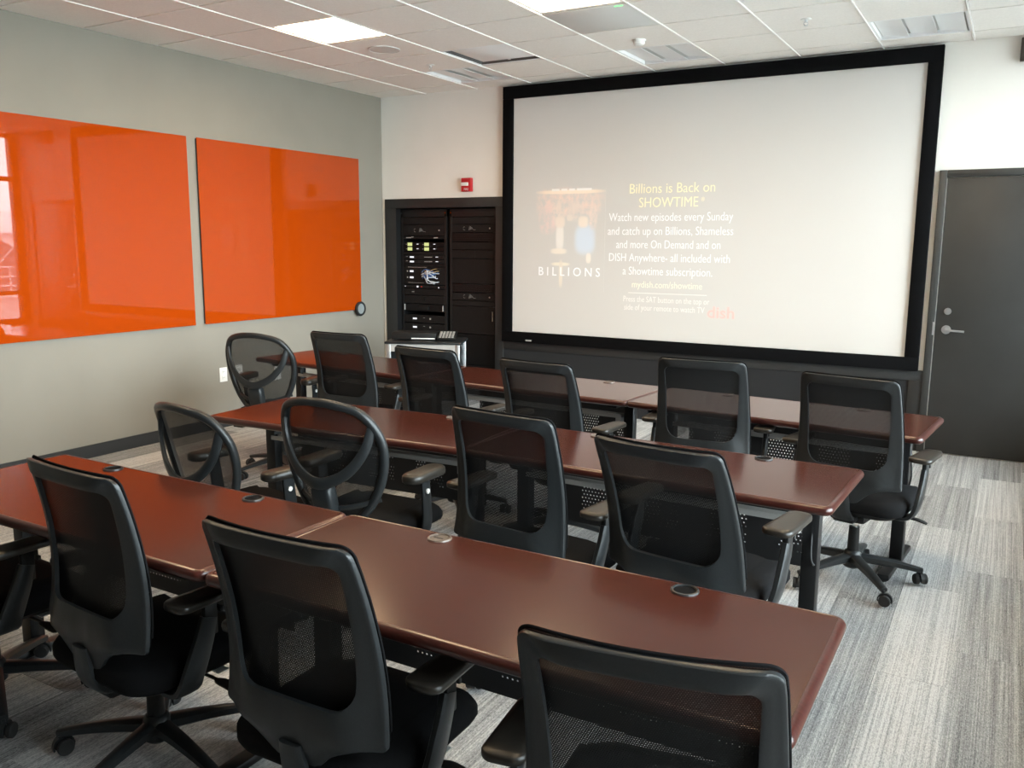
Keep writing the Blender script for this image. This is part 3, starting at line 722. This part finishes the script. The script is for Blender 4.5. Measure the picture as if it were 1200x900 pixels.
# ================================================================== CHAIRS
UPPER = {'seat', 'seat_pan', 'mechanism', 'backrest', 'armrest', 'lever', 'gas_lift', 'care_tag', 'spine'}
def base_parts(root):
    b = BM(); n = 20
    loft(b, [[(r*math.cos(2*PI*i/n), r*math.sin(2*PI*i/n), z) for i in range(n)] for r, z in ((.034, .07), (.042, .078), (.046, .125), (.036, .15), (.03, .155))])
    base = obj('base', b, M_plastic, root)
    P = spline([(.03, 0, .118), (.12, 0, .111), (.22, 0, .098), (.315, 0, .080)], 4)
    b = BM(); sweep(b, P, lerpwh((.056, .046), (.032, .024), len(P)), side=(0, 1, 0), n=8, power=3.2)
    arm_me = mesh_of('base_arm', b, .7, [M_plastic])
    cb = BM(); cyl(cb, (0, 0, .052), (0, 0, .074), .007, n=8)
    L = [(.012*1.0, .033*math.cos(a)-.008, .030+.033*math.sin(a)) for a in [math.radians(-20+i*22) for i in range(11)]]
    loft(cb, [[(-.008, y, z) for _, y, z in L]+[(-.008, y*.8, .03+(z-.03)*.75) for _, y, z in L[::-1]], [(.008, y, z) for _, y, z in L]+[(.008, y*.8, .03+(z-.03)*.75) for _, y, z in L[::-1]]])
    cast_me = mesh_of('caster', cb, .65, [M_plastic])
    wb = BM(); loft(wb, [[(x, -.008+r*math.cos(2*PI*i/18), .03+r*math.sin(2*PI*i/18)) for i in range(18)] for x, r in ((-.010, .018), (-.010, .023), (-.007, .0255), (.005, .0255), (.010, .022), (.0105, .012))])
    wheel_me = mesh_of('wheel', wb, .65, [M_rubber])
    for k in range(5):
        a = 2*PI*k/5
        obj('base_arm', arm_me, None, base, rot=(0, 0, a))
        rr = random.Random(k*7+3)
        c = obj('caster', cast_me, None, root, (.312*math.cos(a), .312*math.sin(a), .0045), rot=(0, 0, rr.uniform(0, 6.28)))
        for s in (-1, 1): obj('wheel', wheel_me, None, c, (s*.0185, 0, 0))
    b = BM(); cyl(b, (0, 0, .15), (0, 0, .272), .027, .024, n=18); obj('column', b, M_plastic2, root)
    b = BM(); cyl(b, (0, 0, .26), (0, 0, .37), .014, n=14); obj('gas_lift', b, M_chrome, root)
def seat_parts(root, wx=.252, wy=.238, cy=.03):
    b = BM()
    lv = [(.030, .405), (.008, .412), (0, .428), (0, .455), (.010, .472), (.035, .484), (.08, .488)]
    loft(b, [[(x, y, z-(.02 if y > cy+.17 else 0)*(1 if z > .45 else .3)) for x, y in rrect(wx-o, wy-o, .095-o*.5, 7, 0, cy)] for o, z in lv])
    obj('seat', b, M_seat, root, sharp=1.0)
    b = BM(); loft(b, [[(x, y, z) for x, y in rrect(wx-o, wy-o, .08, 6, 0, cy)] for o, z in ((.07, .378), (.045, .386), (.03, .404))]); obj('seat_pan', b, M_plastic2, root)
    b = BM(); box(b, -.085, .085, -.12, .12, .335, .385, r=.02, seg=3); box(b, -.05, .05, -.17, -.10, .345, .385, r=.012); obj('mechanism', b, M_plastic2, root)
    b = BM(); P = spline([(.08, .06, .36), (.19, .06, .365), (.235, .062, .362)], 4); sweep(b, P, (.010, .010), n=8)
    P = spline([(.225, .06, .362), (.255, .065, .360), (.285, .07, .352), (.302, .072, .346)], 3); sweep(b, P, [(.018, .012), (.026, .013), (.033, .013), (.036, .012), (.036, .012), (.035, .012), (.033, .012), (.03, .010), (.026, .010), (.015, .007)], n=8); obj('lever', b, M_plastic2, root)

# ---- square-backed mesh chair (origin: floor point under the column, facing +y)
ZB, ZT, WB, WT, YBK, YTP = .525, 1.017, .247, .220, -.184, -.276
def back_y(x, z):
    t = (z-ZB)/(ZT-ZB); w = WB+(WT-WB)*t
    return YBK+(YTP-YBK)*t + .034*max(0, 4*t*(1-t))*(1.15-.3*t) - .026*(1-min(1, (x/w))**2)
def ring_loop(inset_s, inset_t, inset_b, rt, rb, dip):
    P = []
    def wz(z): return WB+(WT-WB)*(z-ZB)/(ZT-ZB)-(inset_s if not inset_s else inset_s+.026*min(1, max(0, (ZT-.05-z)/.36)))
    zt, zb = ZT-inset_t, ZB+inset_b
    def arc(cx, cz, r, a0, a1, k): return [(cx+r*math.cos(math.radians(a0+(a1-a0)*i/k)), cz+r*math.sin(math.radians(a0+(a1-a0)*i/k))) for i in range(k+1)]
    P += arc(wz(zt)-rt, zt-rt, rt, 0, 90, 6)
    for i in range(1, 12): P.append(((wz(zt)-rt)*(1-2*i/12), zt))
    P += arc(-wz(zt)+rt, zt-rt, rt, 90, 180, 6)
    for i in range(1, 14):
        z = zt-rt+(zb+rb-zt+rt)*i/14; P.append((-wz(z), z))
    P += arc(-wz(zb)+rb, zb+rb, rb, 180, 270, 6)
    for i in range(1, 24):
        x = (-wz(zb)+rb)*(1-2*i/24); P.append((x, zb-dip*math.exp(-(x/.095)**2)-(dip*.10)*max(0, 1-(abs(x)/.2)**2)))
    P += arc(wz(zb)-rb, zb+rb, rb, 270, 360, 6)
    for i in range(1, 14):
        z = zb+rb+(zt-rt-zb-rb)*i/14; P.append((wz(z), z))
    return P
def make_mesh_chair(name):
    root = bpy.data.objects.new(name, None); COL.objects.link(root)
    base_parts(root); seat_parts(root)
    O = ring_loop(0, 0, 0, .030, .012, .115); I = ring_loop(.036, .042, .078, .030, .070, -.0)
    b = BM(); rows = []
    for (xo, zo), (xi, zi) in zip(O, I):
        def P(f, off):
            x, z = xo+(xi-xo)*f, zo+(zi-zo)*f; zz = max(z, ZB-.02)
            w = WB+(WT-WB)*(zz-ZB)/(ZT-ZB); sd = max(0, min(1, (abs(x)/w-.55)/.45)); tp = max(0, min(1, (z-(ZT-.05))/.05))
            k = max(sd*sd*(3-2*sd), tp*.7)
            ey = back_y(math.copysign(w, x), zz); flat = ey-.034-.012*(1-(x/w)**2)
            return Vector((x, flat+.036*k+off + max(0, ZB-z)*.30, z))
        rows.append([b.verts.new(p) for p in (P(0, .008), P(0, -.003), P(.06, -.006), P(.25, -.006), P(.50, -.006), P(.82, -.005), P(1, -.001), P(1, .012))])
    n = len(rows)
    for i in range(n):
        a, c = rows[i], rows[(i+1) % n]
        for k in range(8): b.faces.new((a[k], a[(k+1) % 8], c[(k+1) % 8], c[k]))
    P = spline([(0, back_y(0, .56)-.018, .50), (0, back_y(0, .53)-.006, .45), (0, -.20, .40), (0, -.165, .362), (0, -.09, .352)], 5)
    sweep(b, P, lerpwh((.066, .026), (.11, .030), len(P)), side=(1, 0, 0), n=12, power=3)
    bk = obj('backrest', b, M_plastic, root, sharp=.8)
    # woven fabric stretched over the front of the frame
    b = BM(); nu, nt = 18, 22; rw = []
    for j in range(nt+1):
        t = .04+.96*j/nt; z = ZB+(ZT+.004-ZB)*t; w = WB+(WT-WB)*t+.001; r = .030
        if z > ZT-r: w = w-r+math.sqrt(max(0, r*r-(z-(ZT+.004-r))**2))
        rw.append([b.verts.new((w*(2*i/nu-1), back_y(w*(2*i/nu-1), min(z, ZT))+.0135, z)) for i in range(nu+1)])
    for j in range(nt):
        for i in range(nu): b.faces.new((rw[j][i], rw[j][i+1], rw[j+1][i+1], rw[j+1][i]))
    second = bmesh.ops.duplicate(b, geom=b.faces[:])          # the weave has thickness: a second face 1.4 mm behind
    for v in second['geom']:
        if isinstance(v, bmesh.types.BMVert): v.co.y -= .0014
    fm = obj('mesh_fabric', b, M_mesh, bk, sharp=3)
    # piping along the fabric edge
    b = BM(); Q = [Vector((x, back_y(x, max(z, ZB))+.0145, z+(.003 if z > ZT-.04 else 0))) for x, z in O if z > ZB+.012]
    i0 = max(range(len(Q)), key=lambda i: (Q[i]-Q[i-1]).length); Q = Q[i0:]+Q[:i0]
    sweep(b, Q, (.006, .008), side=(0, 1, 0), n=6); obj('fabric_welt', b, M_seat, bk)
    for s in (-1, 1):
        b = BM(); P = spline([(s*.12, -.05, .392), (s*.20, -.06, .386), (s*.262, -.065, .396), (s*.288, -.06, .45), (s*.293, -.025, .54), (s*.293, -.004, .605)], 4)
        sweep(b, P, lerpwh((.105, .020), (.052, .027), len(P)), side=(0, 1, 0), n=10, power=3.8)
        ar = obj('armrest', b, M_plastic, root)
        b = BM(); box(b, s*.293-.010, s*.293+.010, -.022, .020, .55, .660, r=.004); obj('arm_post', b, M_plastic2, ar)
        b = BM(); box(b, s*.293-.012, s*.293+.012, .028, .040, .61, .625, r=.003); obj('height_button', b, M_rubber, ar)
        b = BM(); L = []
        out = [(sx*(.040 if yy > .02 else .046), yy) for sx, yy in ()]
        pts = rrect(.045, .125, .030, 6, s*.293, .0)
        loft(b, [[(s*.293+(x-s*.293)*f*(1-.12*(y/.125)), y*f2, z) for x, y in pts] for f, f2, z in ((.84, .95, .657), (.97, .99, .660), (1, 1, .667), (.985, .993, .675), (.93, .97, .679), (.6, .8, .6805))])
        obj('arm_pad', b, M_pad, ar, sharp=1.)
    b = BM(); box(b, .17, .235, .06, .10, .384, .386); tg = obj('care_tag', b, M_white, root); tg['label'] = 'white tag with a red mark'
    bx('tag_mark', M_redtag, tg, .20, .232, .065, .095, .3830, .3845)
    return root

# ---- oval-backed sheer mesh chair
OV = [(0, 0), (.10, .003), (.145, .035), (.198, .11), (.238, .22), (.247, .33), (.222, .41), (.175, .465), (.09, .49), (0, .497)]
OV = OV + [(-x, h) for x, h in OV[-2:0:-1]]
def closed_spline(P, k=5):
    P = [Vector(p) for p in P]; n = len(P); out = []
    for i in range(n):
        a, b, c, d = P[i-1], P[i], P[(i+1) % n], P[(i+2) % n]
        for j in range(k):
            t = j/k; out.append(.5*((2*b)+(c-a)*t+(2*a-5*b+4*c-d)*t*t+(3*b-a-3*c+d)*t**3))
    return out
def oy(x, h): return -.235-.20*h+.07*(x/.245)**2
def make_oval_chair(name):
    root = bpy.data.objects.new(name, None); COL.objects.link(root)
    base_parts(root); seat_parts(root, .25, .235, .03)
    ring = closed_spline([(x, oy(x, h), .50+h) for x, h in OV], 5)
    b = BM(); sweep(b, ring, (.036, .036), side=(0, 1, 0), n=10, power=2.4, closed=True)
    bk = obj('backrest', b, M_plastic, root, sharp=1.2)
    # sheer mesh inside the hoop
    b = BM(); nr = 7; lv = []
    for q in range(1, nr+1):
        f = q/nr; lv.append([b.verts.new((p.x*f, oy(p.x*f, .24+(p.z-.74)*f)+.004, .74+(p.z-.74)*f)) for p in ring])
    c = b.verts.new((0, oy(0, .24)+.004, .74)); n = len(ring)
    for i in range(n):
        b.faces.new((c, lv[0][i], lv[0][(i+1) % n]))
        for q in range(nr-1): b.faces.new((lv[q][i], lv[q+1][i], lv[q+1][(i+1) % n], lv[q][(i+1) % n]))
    obj('mesh_fabric', b, M_mesh2, bk, sharp=3)
    # U-shaped brace behind the hoop
    b = BM()
    P = spline([(-.222, oy(.222, .41)-.004, .905), (-.192, oy(.19, .31)-.03, .80), (-.115, oy(.115, .21)-.05, .71), (0, oy(0, .165)-.062, .668), (.115, oy(.115, .21)-.05, .71), (.192, oy(.19, .31)-.03, .80), (.222, oy(.222, .41)-.004, .905)], 6)
    m_ = len(P); wh = [(.050-.014*abs(2*i/(m_-1)-1), .020) for i in range(m_)]
    sweep(b, P, wh, side=(0, 0, 1), n=10, power=2.8); obj('brace', b, M_plastic, bk)
    b = BM(); L = []
    for z, hw, yb in ((.44, .046, -.25), (.50, .050, -.29), (.58, .052, -.315), (.635, .050, -.325), (.662, .040, -.318), (.668, .02, -.31)):
        L.append([(x, yb+.028+y, z) for x, y in rrect(hw, .03 if z < .65 else .022, .018, 4)])
    loft(b, L); obj('spine_cover', b, M_plastic, bk, sharp=1.)
    b = BM(); P = spline([(0, -.26, .46), (0, -.23, .40), (0, -.16, .365), (0, -.08, .358)], 5); sweep(b, P, (.075, .03), side=(1, 0, 0), n=10); obj('spine', b, M_plastic, root)
    # low lumbar bar across the hoop
    b = BM(); P = spline([(-.215, oy(.215, .10)+.0, .60), (-.1, oy(.1, .08)-.012, .565), (0, oy(0, .07)-.016, .555), (.1, oy(.1, .08)-.012, .565), (.215, oy(.215, .1), .60)], 4); sweep(b, P, (.022, .014), side=(0, 0, 1), n=8); obj('lower_bar', b, M_plastic, bk)
    for s in (-1, 1):
        b = BM(); P = spline([(s*.14, .03, .392), (s*.21, .03, .388), (s*.262, .03, .40), (s*.282, .025, .46), (s*.286, .015, .56), (s*.286, .005, .655)], 4)
        sweep(b, P, lerpwh((.085, .018), (.055, .018), len(P)), side=(0, 1, 0), n=10, power=3.2); ar = obj('armrest', b, M_plastic, root)
        b = BM(); cyl(b, (s*.296, .008, .595), (s*.302, .008, .595), .011, n=14); bo = obj('bolt', b, M_white, ar)
        b = BM(); pts = rrect(.046, .122, .040, 6, s*.286, .0)
        loft(b, [[(s*.286+(x-s*.286)*f, y*f2, z) for x, y in pts] for f, f2, z in ((.82, .93, .650), (.97, .99, .656), (1, 1, .668), (.96, .985, .680), (.84, .94, .687), (.5, .7, .690))]); obj('arm_pad', b, M_pad, ar, sharp=1.)
    return root

def copy_tree(o, parent=None):
    c = o.copy(); COL.objects.link(c)
    if parent is not None: c.parent = parent
    for ch in o.children: copy_tree(ch, c)
    return c
ARM_IN = {}   # armrests set narrower on some chairs: label start -> (left, right) inward shift
def place(proto, first, x, y, yaw, dz, tilt, label, group, base=0., pivot=(0, -.016, .45), arms=(0, 0, 0), back=0.):
    o = proto if first else copy_tree(proto)
    o.location = (x+back*math.sin(math.radians(yaw)), y-back*math.cos(math.radians(yaw)), .005); o.rotation_euler = (0, 0, math.radians(yaw)); tag(o, label, 'chair', group)
    br = math.radians(base-yaw); na = 0
    for ch in sorted(o.children, key=lambda c: c.name):
        k = ch.name.split('.')[0]
        if k in UPPER: ch.location.z = dz
        if k in ('backrest', 'spine') and k == 'backrest':
            pv = Vector(pivot); R = Matrix.Rotation(math.radians(tilt), 4, 'X')
            ch.matrix_local = Matrix.Translation(Vector((0, 0, dz))+pv) @ R @ Matrix.Translation(-pv)
        if k == 'armrest':
            ch.location.x = (arms[0], -arms[1])[na]; na += 1; ch.location.z += arms[2 if na == 1 else -1]
        if k == 'base': ch.rotation_euler = (0, 0, br)
        if k == 'caster':
            p = ch.location.copy(); ca, sa = math.cos(br), math.sin(br)
            ch.location = (p.x*ca-p.y*sa, p.x*sa+p.y*ca, p.z); ch.rotation_euler.z += br+x*9.7
    return o
G1 = 'square-backed mesh office chairs'; G2 = 'oval-backed mesh office chairs'
SQ = [ # x, y, yaw, dz, tilt, base angle, label, arm inset (left, right)
 (5.312, -5.765, 10.0, -.032, 5.2, 20, 'black square-backed mesh chair nearest the camera, covering part of the nearest table', (-.03, .02, -.07, -.13)),
 (4.473, -5.753, 0.9, -.050, -1.2, 33, 'large black square-backed mesh chair at the seam of the nearest tables', (0, 0, 0)),
 (3.656, -5.726, -4.0, -.055, -6.0, 208, 'black square-backed mesh chair at the left nearest table, its star base in view', (0, 0, 0)),
 (2.865, -5.785, -3.0, -.040, 0, -25, 'black mesh chair cut off by the left photo edge, arm and base showing', (0, 0, 0)),
 (4.990, -4.530, -8.2, .030, 9.0, 10, 'black square-backed mesh chair leaning back at the aisle end of the middle row', (.05, -.01, .02)),
 (4.360, -4.575, -6.3, -.020, -5.1, 40, 'black square-backed mesh chair at the middle row, right of the oval-backed chair', (0, -0.02, 0.03)),
 (5.292, -3.060, -10.9, -.014, -4.8, -56, 'black square-backed mesh chair by the aisle near the door, whole star base visible', (0, 0, 0.01)),
 (4.512, -2.925, 4.5, .008, -1.9, 15, 'black square-backed mesh chair below the right half of the projection screen', (0, 0, 0)),
 (3.819, -3.270, -6.0, -.003, .5, 0, 'black square-backed mesh chair below the lower left corner of the screen', (0, 0, 0)),
 (3.055, -3.172, -4.5, 0, 0, 25, 'black square-backed mesh chair hiding most of the silver-legged cart', (0, 0, 0)),
 (2.117, -2.874, 2.7, .004, -.6, 50, 'black square-backed mesh chair against the grey wall, left of the cart', (.045, 0, 0)),
]
sq = make_mesh_chair('mesh_office_chair')
OVL = [
 (3.510, -4.545, 1.9, -.015, -.3, 20, 'black oval-backed mesh chair with its rounded spine in view at the middle row', (.02, 0, 0)),
 (1.540, -3.085, 12.0, .003, -.2, -35, 'black oval-backed mesh chair nearest the white outlets on the grey wall', (0, .03, 0)),
 (2.905, -4.655, -7.4, -.061, 3.4, 0, 'lowered black oval-backed mesh chair standing behind the left nearest table', (0, .02, 0)),
]
ov = make_oval_chair('oval_mesh_chair')
bpy.context.view_layer.update()
# copies first (the prototypes still stand untouched), then the prototypes themselves
for i in list(range(1, len(SQ)))+[0]:
    x, y, yaw, dz, tilt, ba, lab, ar = SQ[i]; place(sq, i == 0, x, y, yaw, dz, tilt, lab, G1, ba, arms=ar, back=.034)
for i in list(range(1, len(OVL)))+[0]:
    x, y, yaw, dz, tilt, ba, lab, ar = OVL[i]; place(ov, i == 0, x, y, yaw, dz, tilt, lab, G2, ba, (0, -.05, .45), ar)

# ================================================================== CABLES
def cord(pts, label, r=.0045):
    b = BM(); sweep(b, spline(pts, 8), (2*r, 2*r), n=6, side=(.3, .9, .1)); return tag(obj('power_cord', b, M_rubber), label, 'cord', 'black cords hanging from the tables')
cord([(5.265, -4.03, .70), (5.268, -4.09, .58), (5.275, -4.13, .46), (5.285, -4.11, .42), (5.28, -4.07, .46), (5.27, -4.06, .54)], 'black cord looped on the aisle-end leg of the middle table row')
cord([(5.46, -2.70, .70), (5.475, -2.76, .60), (5.49, -2.78, .48), (5.47, -2.74, .38)], 'black cord hanging from the aisle end of the table nearest the screen')
